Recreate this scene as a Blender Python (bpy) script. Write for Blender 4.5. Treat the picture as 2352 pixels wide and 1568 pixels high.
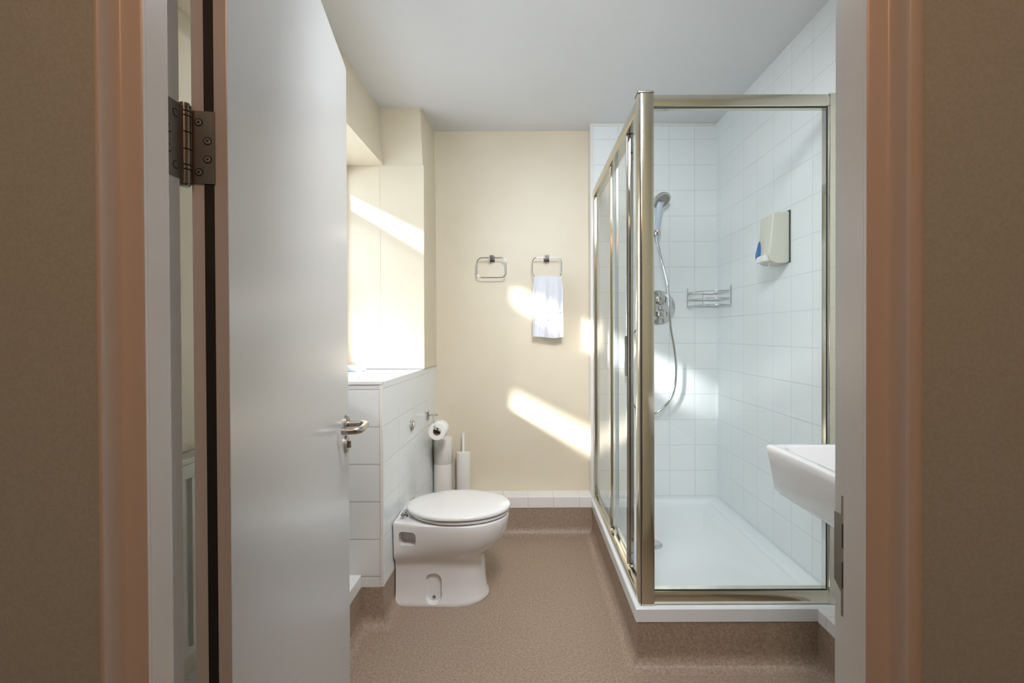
import bpy, bmesh, math, random
from mathutils import Vector, Matrix
random.seed(4)
for o in list(bpy.data.objects): bpy.data.objects.remove(o)
S = bpy.context.scene
C = S.collection
PI = math.pi

# ------------------------------------------------------------------ camera
F_PX = 1130.0
cam_d = bpy.data.cameras.new('camera'); cam = bpy.data.objects.new('camera', cam_d); C.objects.link(cam)
cam_d.sensor_width = 36.0; cam_d.sensor_fit = 'HORIZONTAL'
cam_d.lens = 36.0*F_PX/2352
cam_d.shift_x = -0.0115; cam_d.shift_y = -0.0037
cam_d.clip_start = 0.02
cam.matrix_world = Matrix.Translation((0, 0, 1.15)) @ Matrix.Rotation(math.radians(90-0.475), 4, 'X') @ Matrix.Rotation(math.radians(-0.23), 4, 'Z')
S.camera = cam
# ------------------------------------------------------------------ world and light
w = bpy.data.worlds.new('world'); S.world = w; w.use_nodes = True
bg = w.node_tree.nodes['Background']; bg.inputs[0].default_value = (0.72, 0.85, 1.0, 1); bg.inputs[1].default_value = 1.2
def look_light(name, kind, loc, direction, energy, color, **kw):
    l = bpy.data.lights.new(name, kind); l.energy = energy; l.color = color
    for k, v in kw.items(): setattr(l, k, v)
    o = bpy.data.objects.new(name, l); C.objects.link(o); o.location = loc
    o.rotation_euler = Vector(direction).to_track_quat('-Z', 'Y').to_euler()
    return o
SUN_DIR = (1.50, 1.0, -0.83)
look_light('sun', 'SUN', (-4, -2, 4), SUN_DIR, 21, (1.0, 0.985, 0.99), angle=math.radians(5.0))
look_light('sky_glow', 'AREA', (-1.9, 1.60, 1.65), (1, 0.0, -0.12), 38, (0.74, 0.87, 1.0), shape='RECTANGLE', size=1.5, size_y=1.2)
look_light('bathroom_fill', 'AREA', (0.10, 1.40, 2.33), (0, 0, -1), 5.0, (0.90, 0.94, 1.0), shape='DISK', size=0.34)  # unseen fill added under the ceiling to brighten the room
look_light('doorway_fill', 'AREA', (0.22, 0.86, 2.22), (-0.13, 1.5, -1.25), 13.5, (0.92, 0.95, 1.0), shape='DISK', size=0.4, spread=math.radians(120))  # second added fill, lifts the faces turned towards the camera
look_light('hall_lamp', 'AREA', (0.0, -0.55, 2.2), (0, 0.45, -1), 6.0, (1.0, 0.51, 0.29), shape='DISK', size=0.4)
vs = S.view_settings
vs.view_transform = 'Standard'; vs.look = 'None'; vs.gamma = 1.0; vs.use_curve_mapping = False; vs.exposure = 0.08

# ------------------------------------------------------------------ materials
def srgb(r, g, b):
    f = lambda c: (c/255/12.92) if c/255 <= 0.04045 else ((c/255+0.055)/1.055)**2.4
    return (f(r), f(g), f(b), 1)
def mat(name, col, rough=0.5, metal=0.0, coat=0.0, bump=None, spec=None, vary=None):
    m = bpy.data.materials.new(name); m.use_nodes = True
    nt = m.node_tree; b = nt.nodes['Principled BSDF']
    b.inputs['Base Color'].default_value = col; b.inputs['Roughness'].default_value = rough
    b.inputs['Metallic'].default_value = metal; b.inputs['Coat Weight'].default_value = coat
    b.inputs['Coat Roughness'].default_value = 0.06
    if spec is not None: b.inputs['Specular IOR Level'].default_value = spec
    tc = nt.nodes.new('ShaderNodeTexCoord')
    if bump:
        sc, st, dist = bump
        n = nt.nodes.new('ShaderNodeTexNoise'); n.inputs['Scale'].default_value = sc; n.inputs['Detail'].default_value = 4
        nt.links.new(tc.outputs['Object'], n.inputs['Vector'])
        bp = nt.nodes.new('ShaderNodeBump'); bp.inputs['Strength'].default_value = st; bp.inputs['Distance'].default_value = dist
        nt.links.new(n.outputs['Fac'], bp.inputs['Height']); nt.links.new(bp.outputs['Normal'], b.inputs['Normal'])
    if vary:
        sc, col2, lo, hi = vary
        n = nt.nodes.new('ShaderNodeTexNoise'); n.inputs['Scale'].default_value = sc; n.inputs['Detail'].default_value = 5
        nt.links.new(tc.outputs['Object'], n.inputs['Vector'])
        mr = nt.nodes.new('ShaderNodeMapRange'); mr.inputs[1].default_value = lo; mr.inputs[2].default_value = hi
        nt.links.new(n.outputs['Fac'], mr.inputs[0])
        mx = nt.nodes.new('ShaderNodeMix'); mx.data_type = 'RGBA'
        mx.inputs[6].default_value = col; mx.inputs[7].default_value = col2
        nt.links.new(mr.outputs[0], mx.inputs[0]); nt.links.new(mx.outputs[2], b.inputs['Base Color'])
    return m
def tile_mat(name, col, grout, au, av, pu, pv, u0, v0, half=0.0011, rough=0.16, axis_bump=0.25):
    """glazed square tiles: axes au/av of object space, pitch pu/pv, phase u0/v0"""
    m = bpy.data.materials.new(name); m.use_nodes = True
    nt = m.node_tree; b = nt.nodes['Principled BSDF']
    b.inputs['Roughness'].default_value = rough
    tc = nt.nodes.new('ShaderNodeTexCoord'); sp = nt.nodes.new('ShaderNodeSeparateXYZ'); nt.links.new(tc.outputs['Object'], sp.inputs[0])
    outs = []
    for a, p, o in ((au, pu, u0), (av, pv, v0)):
        s = nt.nodes.new('ShaderNodeMath'); s.operation = 'SUBTRACT'; s.inputs[1].default_value = o-40*p
        nt.links.new(sp.outputs[a], s.inputs[0])
        pp = nt.nodes.new('ShaderNodeMath'); pp.operation = 'PINGPONG'; pp.inputs[1].default_value = p/2
        nt.links.new(s.outputs[0], pp.inputs[0]); outs.append(pp)
    mn = nt.nodes.new('ShaderNodeMath'); mn.operation = 'MINIMUM'
    nt.links.new(outs[0].outputs[0], mn.inputs[0]); nt.links.new(outs[1].outputs[0], mn.inputs[1])
    mr = nt.nodes.new('ShaderNodeMapRange'); mr.inputs[1].default_value = half*0.6; mr.inputs[2].default_value = half*1.6
    nt.links.new(mn.outputs[0], mr.inputs[0])
    mx = nt.nodes.new('ShaderNodeMix'); mx.data_type = 'RGBA'; mx.inputs[6].default_value = grout; mx.inputs[7].default_value = col
    nt.links.new(mr.outputs[0], mx.inputs[0]); nt.links.new(mx.outputs[2], b.inputs['Base Color'])
    rr = nt.nodes.new('ShaderNodeMapRange'); rr.inputs[3].default_value = 0.7; rr.inputs[4].default_value = rough
    nt.links.new(mr.outputs[0], rr.inputs[0]); nt.links.new(rr.outputs[0], b.inputs['Roughness'])
    mb = nt.nodes.new('ShaderNodeMapRange'); mb.inputs[1].default_value = half*0.6; mb.inputs[2].default_value = half*4
    nt.links.new(mn.outputs[0], mb.inputs[0])
    n = nt.nodes.new('ShaderNodeTexNoise'); n.inputs['Scale'].default_value = 9; nt.links.new(tc.outputs['Object'], n.inputs['Vector'])
    ad = nt.nodes.new('ShaderNodeMath'); ad.operation = 'MULTIPLY_ADD'; ad.inputs[1].default_value = 0.5
    nt.links.new(n.outputs['Fac'], ad.inputs[0]); nt.links.new(mb.outputs[0], ad.inputs[2])
    bp = nt.nodes.new('ShaderNodeBump'); bp.inputs['Strength'].default_value = axis_bump; bp.inputs['Distance'].default_value = 0.002
    nt.links.new(ad.outputs[0], bp.inputs['Height']); nt.links.new(bp.outputs['Normal'], b.inputs['Normal'])
    return m
def thin_glass(name, tint, refl=1.0, frost=0.0, clear=1.0, rough=0.01):
    m = bpy.data.materials.new(name); m.use_nodes = True
    nt = m.node_tree; nt.nodes.clear()
    out = nt.nodes.new('ShaderNodeOutputMaterial'); tr = nt.nodes.new('ShaderNodeBsdfTransparent'); tr.inputs[0].default_value = tint
    gl = nt.nodes.new('ShaderNodeBsdfGlossy'); gl.inputs['Roughness'].default_value = rough; gl.inputs[0].default_value = (1, 1, 1, 1)
    base = tr
    if frost > 0:
        ts = nt.nodes.new('ShaderNodeBsdfTranslucent'); ts.inputs[0].default_value = (0.30, 0.33, 0.36, 1)
        m0 = nt.nodes.new('ShaderNodeMixShader'); m0.inputs[0].default_value = frost
        nt.links.new(tr.outputs[0], m0.inputs[1]); nt.links.new(ts.outputs[0], m0.inputs[2]); base = m0
    # Fresnel of a pane in air, the same from both of its sides
    lw = nt.nodes.new('ShaderNodeLayerWeight'); lw.inputs[0].default_value = 0.5
    pw = nt.nodes.new('ShaderNodeMath'); pw.operation = 'POWER'; pw.inputs[1].default_value = 4.0
    nt.links.new(lw.outputs['Facing'], pw.inputs[0])
    ml = nt.nodes.new('ShaderNodeMath'); ml.operation = 'MULTIPLY_ADD'; ml.inputs[1].default_value = 0.7*refl; ml.inputs[2].default_value = 0.04*refl
    nt.links.new(pw.outputs[0], ml.inputs[0])
    mx = nt.nodes.new('ShaderNodeMixShader'); nt.links.new(ml.outputs[0], mx.inputs[0])
    nt.links.new(base.outputs[0], mx.inputs[1]); nt.links.new(gl.outputs[0], mx.inputs[2]); nt.links.new(mx.outputs[0], out.inputs[0])
    return m
M = {}
M['ceiling'] = mat('ceiling paint', srgb(226, 226, 226), 0.7, bump=(60, 0.05, 0.002))
M['cream'] = mat('cream wall paint', srgb(222, 211, 188), 0.42, bump=(35, 0.12, 0.003), vary=(3, srgb(217, 205, 181), 0.35, 0.7))
M['hallwall'] = mat('hall wall paint', srgb(200, 214, 212), 0.8, bump=(150, 0.12, 0.002), vary=(260, srgb(193, 206, 203), 0.4, 0.62))
M['gloss'] = mat('gloss white woodwork', srgb(226, 222, 216), 0.32, bump=(25, 0.06, 0.002))
M['doorpaint'] = mat('door satin paint', srgb(200, 200, 199), 0.26)
nt = M['doorpaint'].node_tree
tc = nt.nodes.new('ShaderNodeTexCoord'); mp = nt.nodes.new('ShaderNodeMapping'); mp.inputs['Scale'].default_value = (160, 160, 2.0)
nz = nt.nodes.new('ShaderNodeTexNoise'); nz.inputs['Scale'].default_value = 1.0; nz.inputs['Detail'].default_value = 3
bp = nt.nodes.new('ShaderNodeBump'); bp.inputs['Strength'].default_value = 0.12; bp.inputs['Distance'].default_value = 0.001
nt.links.new(tc.outputs['Object'], mp.inputs[0]); nt.links.new(mp.outputs[0], nz.inputs['Vector']); nt.links.new(nz.outputs['Fac'], bp.inputs['Height'])
nt.links.new(bp.outputs['Normal'], nt.nodes['Principled BSDF'].inputs['Normal'])
WT = srgb(232, 236, 236); GR = srgb(196, 202, 204)
PT = 0.1465
M['tile_xz'] = tile_mat('white glazed tile across', WT, GR, 0, 2, 0.1465, 0.1463, 0.984, 0.2125)
M['tile_yz'] = tile_mat('white glazed tile right wall', WT, GR, 1, 2, 0.1490, 0.1463, 2.487, 0.2125)
M['tile_box_f_shaded'] = tile_mat('white glazed tile boxing shaded front', srgb(220, 219, 215), srgb(170, 168, 163), 0, 2, 0.30, 0.1474, -0.566, 0.785, 0.0016)  # same tile as the side, colour darkened for the front's shade
M['tile_box_s'] = tile_mat('white glazed tile boxing side', WT, srgb(198, 200, 204), 1, 2, 0.1474*2, 0.1474, 2.46, 0.785)
M['tile_top'] = tile_mat('white sill tile', WT, srgb(190, 190, 190), 0, 1, 3.0, 0.30, 7.0, 1.93)
M['tile_strip_x'] = tile_mat('narrow white tile along back', srgb(232, 230, 226), srgb(190, 186, 182), 0, 2, 0.147, 3.0, 0.02, 7.0)
M['tile_strip_y'] = tile_mat('narrow white tile along side', srgb(232, 230, 226), srgb(190, 186, 182), 1, 2, 0.147, 3.0, 0.02, 7.0)
M['ceramic'] = mat('white ceramic', srgb(232, 230, 228), 0.10, coat=0.4)
M['acrylic'] = mat('white tray acrylic', srgb(232, 236, 238), 0.22)
M['plastic'] = mat('white plastic', srgb(232, 230, 226), 0.30)
M['seatplastic'] = mat('white seat plastic', srgb(236, 235, 233), 0.14, coat=0.3)
M['offwhite'] = mat('greyish dispenser plastic', srgb(206, 204, 190), 0.35)
M['greyplastic'] = mat('pale grey plastic', srgb(190, 200, 215), 0.25)
M['chrome'] = mat('polished chrome', (0.62, 0.62, 0.63, 1), 0.07, 1.0)
M['frame'] = mat('polished silver frame', (0.70, 0.665, 0.56, 1), 0.13, 1.0)
M['steel'] = mat('brushed steel', (0.26, 0.235, 0.20, 1), 0.33, 1.0)
M['satin'] = mat('satin nickel', (0.46, 0.42, 0.38, 1), 0.26, 1.0)
M['darkmetal'] = mat('dark metal', (0.05, 0.045, 0.04, 1), 0.5, 0.6)
M['black'] = mat('black rubber', (0.008, 0.008, 0.008, 1), 0.6)
M['rad'] = mat('radiator enamel', srgb(222, 218, 204), 0.35)
M['blue'] = mat('blue soap window', srgb(28, 96, 170), 0.15, coat=0.5)
M['towel'] = mat('white terry cloth', srgb(236, 236, 242), 0.95, bump=(420, 0.9, 0.004))
M['paper'] = mat('toilet paper', srgb(240, 238, 234), 0.95, bump=(300, 0.3, 0.002))
M['card'] = mat('cardboard core', srgb(160, 140, 118), 0.9)
M['frosted'] = mat('milky plastic', srgb(226, 222, 214), 0.35)
M['glass'] = thin_glass('shower glass', (0.95, 0.975, 0.965, 1))
M['glassedge'] = mat('green glass edge', srgb(70, 110, 100), 0.2)
M['clear'] = thin_glass('clear window glass', (0.98, 0.99, 0.99, 1))
M['obscure'] = thin_glass('obscured window glass', (0.9, 0.95, 0.97, 1), frost=0.965)
# speckled safety vinyl
m = bpy.data.materials.new('speckled safety vinyl'); m.use_nodes = True; M['vinyl'] = m
nt = m.node_tree; b = nt.nodes['Principled BSDF']; b.inputs['Roughness'].default_value = 0.5
tc = nt.nodes.new('ShaderNodeTexCoord')
n1 = nt.nodes.new('ShaderNodeTexNoise'); n1.inputs['Scale'].default_value = 130; n1.inputs['Detail'].default_value = 3
n2 = nt.nodes.new('ShaderNodeTexNoise'); n2.inputs['Scale'].default_value = 2.5; n2.inputs['Detail'].default_value = 4
vo = nt.nodes.new('ShaderNodeTexVoronoi'); vo.inputs['Scale'].default_value = 140
for n in (n1, n2, vo): nt.links.new(tc.outputs['Object'], n.inputs['Vector'])
r1 = nt.nodes.new('ShaderNodeMapRange'); r1.inputs[1].default_value = 0.32; r1.inputs[2].default_value = 0.68; nt.links.new(n1.outputs['Fac'], r1.inputs[0])
mA = nt.nodes.new('ShaderNodeMix'); mA.data_type = 'RGBA'; mA.inputs[6].default_value = srgb(140, 120, 102); mA.inputs[7].default_value = srgb(170, 150, 130)
nt.links.new(r1.outputs[0], mA.inputs[0])
mB = nt.nodes.new('ShaderNodeMix'); mB.data_type = 'RGBA'; mB.blend_type = 'MULTIPLY'; mB.inputs[0].default_value = 0.25
nt.links.new(mA.outputs[2], mB.inputs[6]); nt.links.new(n2.outputs['Color'], mB.inputs[7])
cut = nt.nodes.new('ShaderNodeMath'); cut.operation = 'LESS_THAN'; cut.inputs[1].default_value = 0.16; nt.links.new(vo.outputs['Distance'], cut.inputs[0])
mC = nt.nodes.new('ShaderNodeMix'); mC.data_type = 'RGBA'; mC.inputs[7].default_value = srgb(214, 200, 180)
sc = nt.nodes.new('ShaderNodeMath'); sc.operation = 'MULTIPLY'; sc.inputs[1].default_value = 0.55; nt.links.new(cut.outputs[0], sc.inputs[0])
nt.links.new(sc.outputs[0], mC.inputs[0]); nt.links.new(mA.outputs[2], mC.inputs[6]); nt.links.new(mC.outputs[2], b.inputs['Base Color'])
bp = nt.nodes.new('ShaderNodeBump'); bp.inputs['Strength'].default_value = 0.2; bp.inputs['Distance'].default_value = 0.001
nt.links.new(n1.outputs['Fac'], bp.inputs['Height']); nt.links.new(bp.outputs['Normal'], b.inputs['Normal'])

# ------------------------------------------------------------------ mesh helpers
def box(bm, x0, x1, y0, y1, z0, z1, bev=0.0, seg=2, rot=None, mi=0):
    r = bmesh.ops.create_cube(bm, size=1.0)
    vs_ = r['verts']
    for v in vs_:
        v.co = Vector(((x0+x1)/2 + v.co.x*(x1-x0), (y0+y1)/2 + v.co.y*(y1-y0), (z0+z1)/2 + v.co.z*(z1-z0)))
    fs = list({f for v in vs_ for f in v.link_faces})
    for f in fs: f.material_index = mi
    if bev > 0:
        es = list({e for v in vs_ for e in v.link_edges})
        bmesh.ops.bevel(bm, geom=es, offset=bev, segments=seg, profile=0.6, affect='EDGES')
def loft(bm, rings, cap=True, closed=True, mi=0):
    vr = [[bm.verts.new(p) for p in r] for r in rings]
    n = len(vr[0])
    for a, b_ in zip(vr[:-1], vr[1:]):
        for i in range(n if closed else n-1):
            j = (i+1) % n
            try: bm.faces.new((a[i], a[j], b_[j], b_[i])).material_index = mi
            except ValueError: pass
    if cap:
        for r in (vr[0][::-1], vr[-1]):
            try: bm.faces.new(r).material_index = mi
            except ValueError: pass
    return vr
def frames(pts, closed=False):
    pts = [Vector(p) for p in pts]; n = len(pts); T = []
    for i in range(n):
        a = pts[i-1] if (i > 0 or closed) else pts[i]; b_ = pts[(i+1) % n] if (i < n-1 or closed) else pts[i]
        T.append((b_-a).normalized())
    u = T[0].orthogonal().normalized(); out = []
    for i in range(n):
        u = (u - T[i]*u.dot(T[i])).normalized()
        out.append((pts[i], u.copy(), T[i].cross(u).normalized()))
    return out
def tube(bm, pts, r, n=12, closed=False, cap=True, mi=0):
    fr = frames(pts, closed); rad = r if isinstance(r, (list, tuple)) else [r]*len(fr)
    rings = [[p + (u*math.cos(2*PI*k/n) + v*math.sin(2*PI*k/n))*rr for k in range(n)] for (p, u, v), rr in zip(fr, rad)]
    if closed: rings.append(rings[0])
    vr = [[bm.verts.new(p) for p in rg] for rg in (rings[:-1] if closed else rings)]
    if closed: vr.append(vr[0])
    for a, b_ in zip(vr[:-1], vr[1:]):
        for i in range(n):
            j = (i+1) % n
            try: bm.faces.new((a[i], a[j], b_[j], b_[i])).material_index = mi
            except ValueError: pass
    if cap and not closed:
        bm.faces.new(vr[0][::-1]).material_index = mi; bm.faces.new(vr[-1]).material_index = mi
def lathe(bm, prof, center, axis=(0, 0, 1), n=40, mi=0, cap=True):
    """prof: list of (radius, distance along axis)"""
    a = Vector(axis).normalized(); u = a.orthogonal().normalized(); v = a.cross(u); c = Vector(center)
    rings = [[c + a*h + (u*math.cos(2*PI*k/n) + v*math.sin(2*PI*k/n))*max(r, 1e-5) for k in range(n)] for r, h in prof]
    loft(bm, rings, cap=cap, mi=mi)
def catmull(P, sub=8, closed=False):
    P = [Vector(p) for p in P]; out = []; n = len(P)
    rng = range(n) if closed else range(n-1)
    for i in rng:
        p0 = P[i-1] if (i > 0 or closed) else P[i]; p1 = P[i]; p2 = P[(i+1) % n]; p3 = P[(i+2) % n] if (i+2 < n or closed) else P[(i+1) % n]
        for k in range(sub):
            t = k/sub
            out.append(0.5*((2*p1) + (-p0+p2)*t + (2*p0-5*p1+4*p2-p3)*t*t + (-p0+3*p1-3*p2+p3)*t**3))
    if not closed: out.append(P[-1])
    return out
def prism(bm, outline, off, mi=0):
    """closed outline (list of 3D points) swept by the vector off"""
    o = Vector(off); loft(bm, [[Vector(p) for p in outline], [Vector(p)+o for p in outline]], mi=mi)
def obj(name, bm, mats, parent=None, smooth=None, label=None):
    bmesh.ops.recalc_face_normals(bm, faces=bm.faces[:])
    me = bpy.data.meshes.new(name); bm.to_mesh(me); bm.free()
    for m_ in (mats if isinstance(mats, (list, tuple)) else [mats]): me.materials.append(m_ if not isinstance(m_, str) else M[m_])
    if smooth is not None:
        for p in me.polygons: p.use_smooth = True
        try: me.set_sharp_from_angle(angle=math.radians(smooth))
        except Exception: pass
    o = bpy.data.objects.new(name, me); C.objects.link(o)
    if parent is not None:
        o.parent = parent; o.matrix_parent_inverse = parent_world(parent).inverted()
    if label: o['label'] = label
    return o
def parent_world(p):
    mw = Matrix.LocRotScale(p.location, p.rotation_euler, p.scale)
    if p.parent: mw = parent_world(p.parent) @ p.matrix_parent_inverse @ mw
    return mw
def tag(o, label, cat, group=None, kind=None):
    o['label'] = label; o['category'] = cat
    if group: o['group'] = group
    if kind: o['kind'] = kind
    return o
def thing(name, loc, label, cat, group=None, kind=None):
    o = bpy.data.objects.new(name, None); C.objects.link(o); o.location = loc; o.empty_display_size = 0.05
    return tag(o, label, cat, group, kind)
def struct(name, bm, mats, label, cat, smooth=None):
    return tag(obj(name, bm, mats, None, smooth), label, cat, None, 'structure')
B = bmesh.new
def boolean_cut(o, cutter_bm):
    me = bpy.data.meshes.new('cut'); bmesh.ops.recalc_face_normals(cutter_bm, faces=cutter_bm.faces[:]); cutter_bm.to_mesh(me); cutter_bm.free()
    c = bpy.data.objects.new('cut', me); C.objects.link(c)
    md = o.modifiers.new('b', 'BOOLEAN'); md.operation = 'DIFFERENCE'; md.object = c; md.solver = 'EXACT'
    dg = bpy.context.evaluated_depsgraph_get(); dg.update()
    new = bpy.data.meshes.new_from_object(o.evaluated_get(dg)); o.modifiers.clear(); old = o.data; o.data = new
    bpy.data.objects.remove(c); bpy.data.meshes.remove(me)

# ------------------------------------------------------------------ dimensions
YB = 2.927          # cream back wall
YS = 2.83           # face of the tiled shower wall
XR = 1.11           # right wall
XL = -0.94          # left wall
H = 2.35
YD0, YD1 = 0.545, 0.628   # door wall
YP = 2.617          # pier / end of the window recess
BX0, BX1 = -0.557, -0.530  # boxing face at its front and at the back wall
YBF = 1.93
SX, SY = 0.395, 1.699
def bxface(y): return BX0 + (BX1-BX0)*(y-YBF)/(YB-YBF)

# ------------------------------------------------------------------ floor with coved upstand
bm = B()
box(bm, -1.45, 1.45, -1.65, YD1, -0.06, 0.0); box(bm, XL-0.2, XR+0.1, YD1, YB+0.05, -0.06, 0.0)
def coved(bm, path, ztop, r, nseg=8):
    P = [Vector((x, y)) for x, y in path]; n = len(P); N = []
    for i in range(n):
        ds = []
        if i > 0: ds.append((P[i]-P[i-1]).normalized())
        if i < n-1: ds.append((P[i+1]-P[i]).normalized())
        ns = [Vector((d.y, -d.x)) for d in ds]
        if len(ns) == 2:
            mm = (ns[0]+ns[1]).normalized(); N.append(mm/max(0.3, mm.dot(ns[0])))
        else: N.append(ns[0])
    prof = [(0.0, ztop), (0.0, r)] + [(r-r*math.cos(a), r-r*math.sin(a)) for a in [k*PI/2/nseg for k in range(1, nseg)]] + [(r, 0.0006), (r*1.02, -0.005), (-0.02, -0.005), (-0.02, ztop)]
    loft(bm, [[Vector((P[i].x+N[i].x*o_, P[i].y+N[i].y*o_, z)) for o_, z in prof] for i in range(n)])
coved(bm, [(-0.646, 0.66), (-0.646, YBF-0.001), (BX0, YBF-0.001), (bxface(2.81)+0.001, 2.809), (SX-0.006, 2.809), (SX-0.006, SY-0.012), (1.01, SY-0.012), (1.01, 0.66)], 0.155, 0.05)
struct('floor', bm, 'vinyl', 'speckled beige brown vinyl floor curving up at its edges', 'floor', 40)

# ------------------------------------------------------------------ ceiling and walls
bm = B(); box(bm, -1.45, 1.45, -1.65, YD1, H, H+0.08); box(bm, XL-0.25, XR+0.1, YD1, YB+0.1, H, H+0.08)
struct('ceiling', bm, 'ceiling', 'flat white painted ceiling over the bathroom', 'ceiling')
bm = B(); box(bm, XL-0.2, SX-0.006, YB, YB+0.1, 0.0, H)
struct('wall_back', bm, 'cream', 'cream painted back wall behind the towel rings', 'wall')
bm = B(); box(bm, SX-0.006, XR+0.1, YS, YB+0.1, 0.0, H, mi=0)
sw = struct('wall_shower', bm, ['tile_xz', 'gloss'], 'white tiled wall carrying the shower valve and hose', 'wall')
bm = B(); box(bm, SX-0.010, SX+0.004, YS-0.004, YB-0.0005, 0.16, H-0.012); box(bm, SX-0.01, XR, YS-0.006, YS, H-0.014, H-0.0005)
struct('trim_1', bm, 'gloss', 'white edging strip down the side of the tiled shower wall', 'trim')
bm = B(); box(bm, XR, XR+0.1, YD1, YS, 0.0, H)
struct('wall_right', bm, 'tile_yz', 'white tiled wall on the right beside shower and basin', 'wall')
# left wall with window opening
WY0, WY1, WZ0, WZ1 = 1.435, 2.60, 1.02, 2.04
bm = B()
box(bm, XL-0.14, XL, YD1, WY0, 0, H); box(bm, XL-0.14, XL, WY1, YB, 0, H)
box(bm, XL-0.14, XL, WY0, WY1, 0, WZ0); box(bm, XL-0.14, XL, WY0, WY1, WZ1, H)
struct('wall_left', bm, 'cream', 'cream painted wall on the left behind the open door', 'wall')
# bulkhead above the recess
bm = B()
o = [(-0.768, YD1, H), (-0.768+0.0, YD1, 2.046), (XL, YD1, 2.046), (XL, YD1, H)]
loft(bm, [[Vector(p) for p in o], [Vector((-0.765, YP, H)), Vector((-0.741, YP, 2.046)), Vector((XL, YP, 2.046)), Vector((XL, YP, H))]])
struct('wall_bulkhead', bm, 'cream', 'cream boxed bulkhead dropping from ceiling above window recess', 'wall')
# pier at the end of the recess: lower part stands a little proud of the upper part
bm = B()
def quadprism(bm, pts, z0, z1, top=None):
    top = top or pts
    loft(bm, [[Vector((x, y, z0)) for x, y in pts], [Vector((x, y, z1)) for x, y in top]])
quadprism(bm, [(XL, YP), (-0.530, YP), (-0.520, YB), (XL, YB)], 0.966, 2.046, [(XL, YP), (-0.527, YP), (-0.520, YB), (XL, YB)])
quadprism(bm, [(XL, YP+0.004), (-0.533, YP+0.004), (-0.524, YB), (XL, YB)], 2.047, H, [(XL, YP+0.004), (-0.545, YP+0.004), (-0.527, YB), (XL, YB)])
box(bm, -0.7625, -0.7608, YP-0.0012, YP+0.001, 0.968, 2.03)
struct('wall_pier', bm, 'cream', 'cream pier in the corner beyond the cistern boxing', 'wall')
# cistern boxing, tiled
bm = B()
def quad(bm, pts, mi):
    f = bm.faces.new([bm.verts.new(p) for p in pts]); f.material_index = mi
zt = 0.962
A0, A1 = (BX0, YBF), (bxface(YB), YB)
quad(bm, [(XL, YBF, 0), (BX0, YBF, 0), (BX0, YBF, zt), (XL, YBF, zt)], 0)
quad(bm, [(BX0, YBF, 0), (A1[0], YB, 0), (A1[0], YB, zt), (BX0, YBF, zt)], 1)
quad(bm, [(XL, YBF, zt), (BX0, YBF, zt), (A1[0], YB, zt), (XL, YB, zt)], 2)
quad(bm, [(XL, YB, 0), (A1[0], YB, 0), (A1[0], YB, zt), (XL, YB, zt)], 1)
quad(bm, [(XL, YBF, 0), (XL, YB, 0), (XL, YB, zt), (XL, YBF, zt)], 1)
bmesh.ops.remove_doubles(bm, verts=bm.verts[:], dist=1e-5)
cb = struct('wall_cistern', bm, ['tile_box_f_shaded', 'tile_box_s', 'tile_top'], 'white tiled boxing that hides the cistern behind the toilet', 'boxing')
# edging and access hatch on it
bm = B()
box(bm, BX0-0.010, BX0+0.003, YBF-0.003, YBF+0.006, 0.156, zt+0.003, 0.0015)
box(bm, XL, BX0+0.003, YBF-0.004, YBF+0.004, zt-0.010, zt+0.003, 0.0015)
obj('edge_trim', bm, 'gloss', cb)
bm = B(); box(bm, XL+0.03, -0.640, 2.06, 2.40, zt-0.002, zt+0.0032, 0.001)
ht = obj('access_hatch', bm, 'acrylic', cb)
for x in (-0.70, -0.84):
    for y in (2.09, 2.36):
        bm = B(); lathe(bm, [(0.0001, 0), (0.006, 0), (0.005, 0.002), (0.0001, 0.0022)], (x, y, zt+0.0032)); obj('screw', bm, 'steel', ht, 30)
# narrow tiled ledges round the room
bm = B(); box(bm, XL, -0.668, YD1+0.04, YBF-0.0005, 0.001, 0.153); box(bm, XL, -0.643, YD1+0.04, YBF-0.0005, 0.153, 0.204, 0.003)
struct('trim_2', bm, 'tile_strip_y', 'low white tiled ledge running in front of the cistern boxing', 'ledge')
bm = B(); box(bm, bxface(2.9), SX-0.006, 2.833, YB-0.0005, 0.001, 0.153); box(bm, bxface(2.81), SX-0.006, 2.806, YB-0.0005, 0.153, 0.215, 0.003)
struct('trim_3', bm, 'tile_strip_x', 'low white tiled ledge along the foot of cream back wall', 'ledge')
bm = B(); box(bm, 1.034, XR, YD1+0.04, SY-0.014, 0.001, 0.153); box(bm, 1.007, XR, YD1+0.04, SY-0.014, 0.153, 0.20, 0.003)
struct('trim_4', bm, 'tile_strip_y', 'low white tiled ledge at the right in front of shower tray', 'ledge')

# ------------------------------------------------------------------ door wall, frame and hall
OX0, OX1, OZ = -0.4545, 0.4145, 1.965
bm = B(); ym = 0.585
for x0, x1, z0, z1 in ((XL-0.15, OX0, 0, H), (OX1, XR+0.1, 0, H), (OX0, OX1, OZ, H)): box(bm, x0, x1, ym, YD1-0.002, z0, z1)
struct('wall_front', bm, 'cream', 'cream painted bathroom side of the doorway wall', 'wall')
bm = B()
for x0, x1, z0, z1 in ((-1.3, OX0, 0, H), (OX1, 1.3, 0, H), (OX0, OX1, OZ, H)): box(bm, x0, x1, YD0, ym, z0, z1)
struct('wall_hall', bm, 'hallwall', 'dim beige hall wall around the bathroom doorway', 'wall')
bm = B(); box(bm, -1.4, -1.3, -1.5, YD1, 0, H); box(bm, 1.3, 1.4, -1.5, YD1, 0, H); box(bm, -1.4, 1.4, -1.6, -1.5, 0, H)
struct('wall_corridor', bm, 'hallwall', 'beige corridor walls behind the camera', 'wall')
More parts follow.
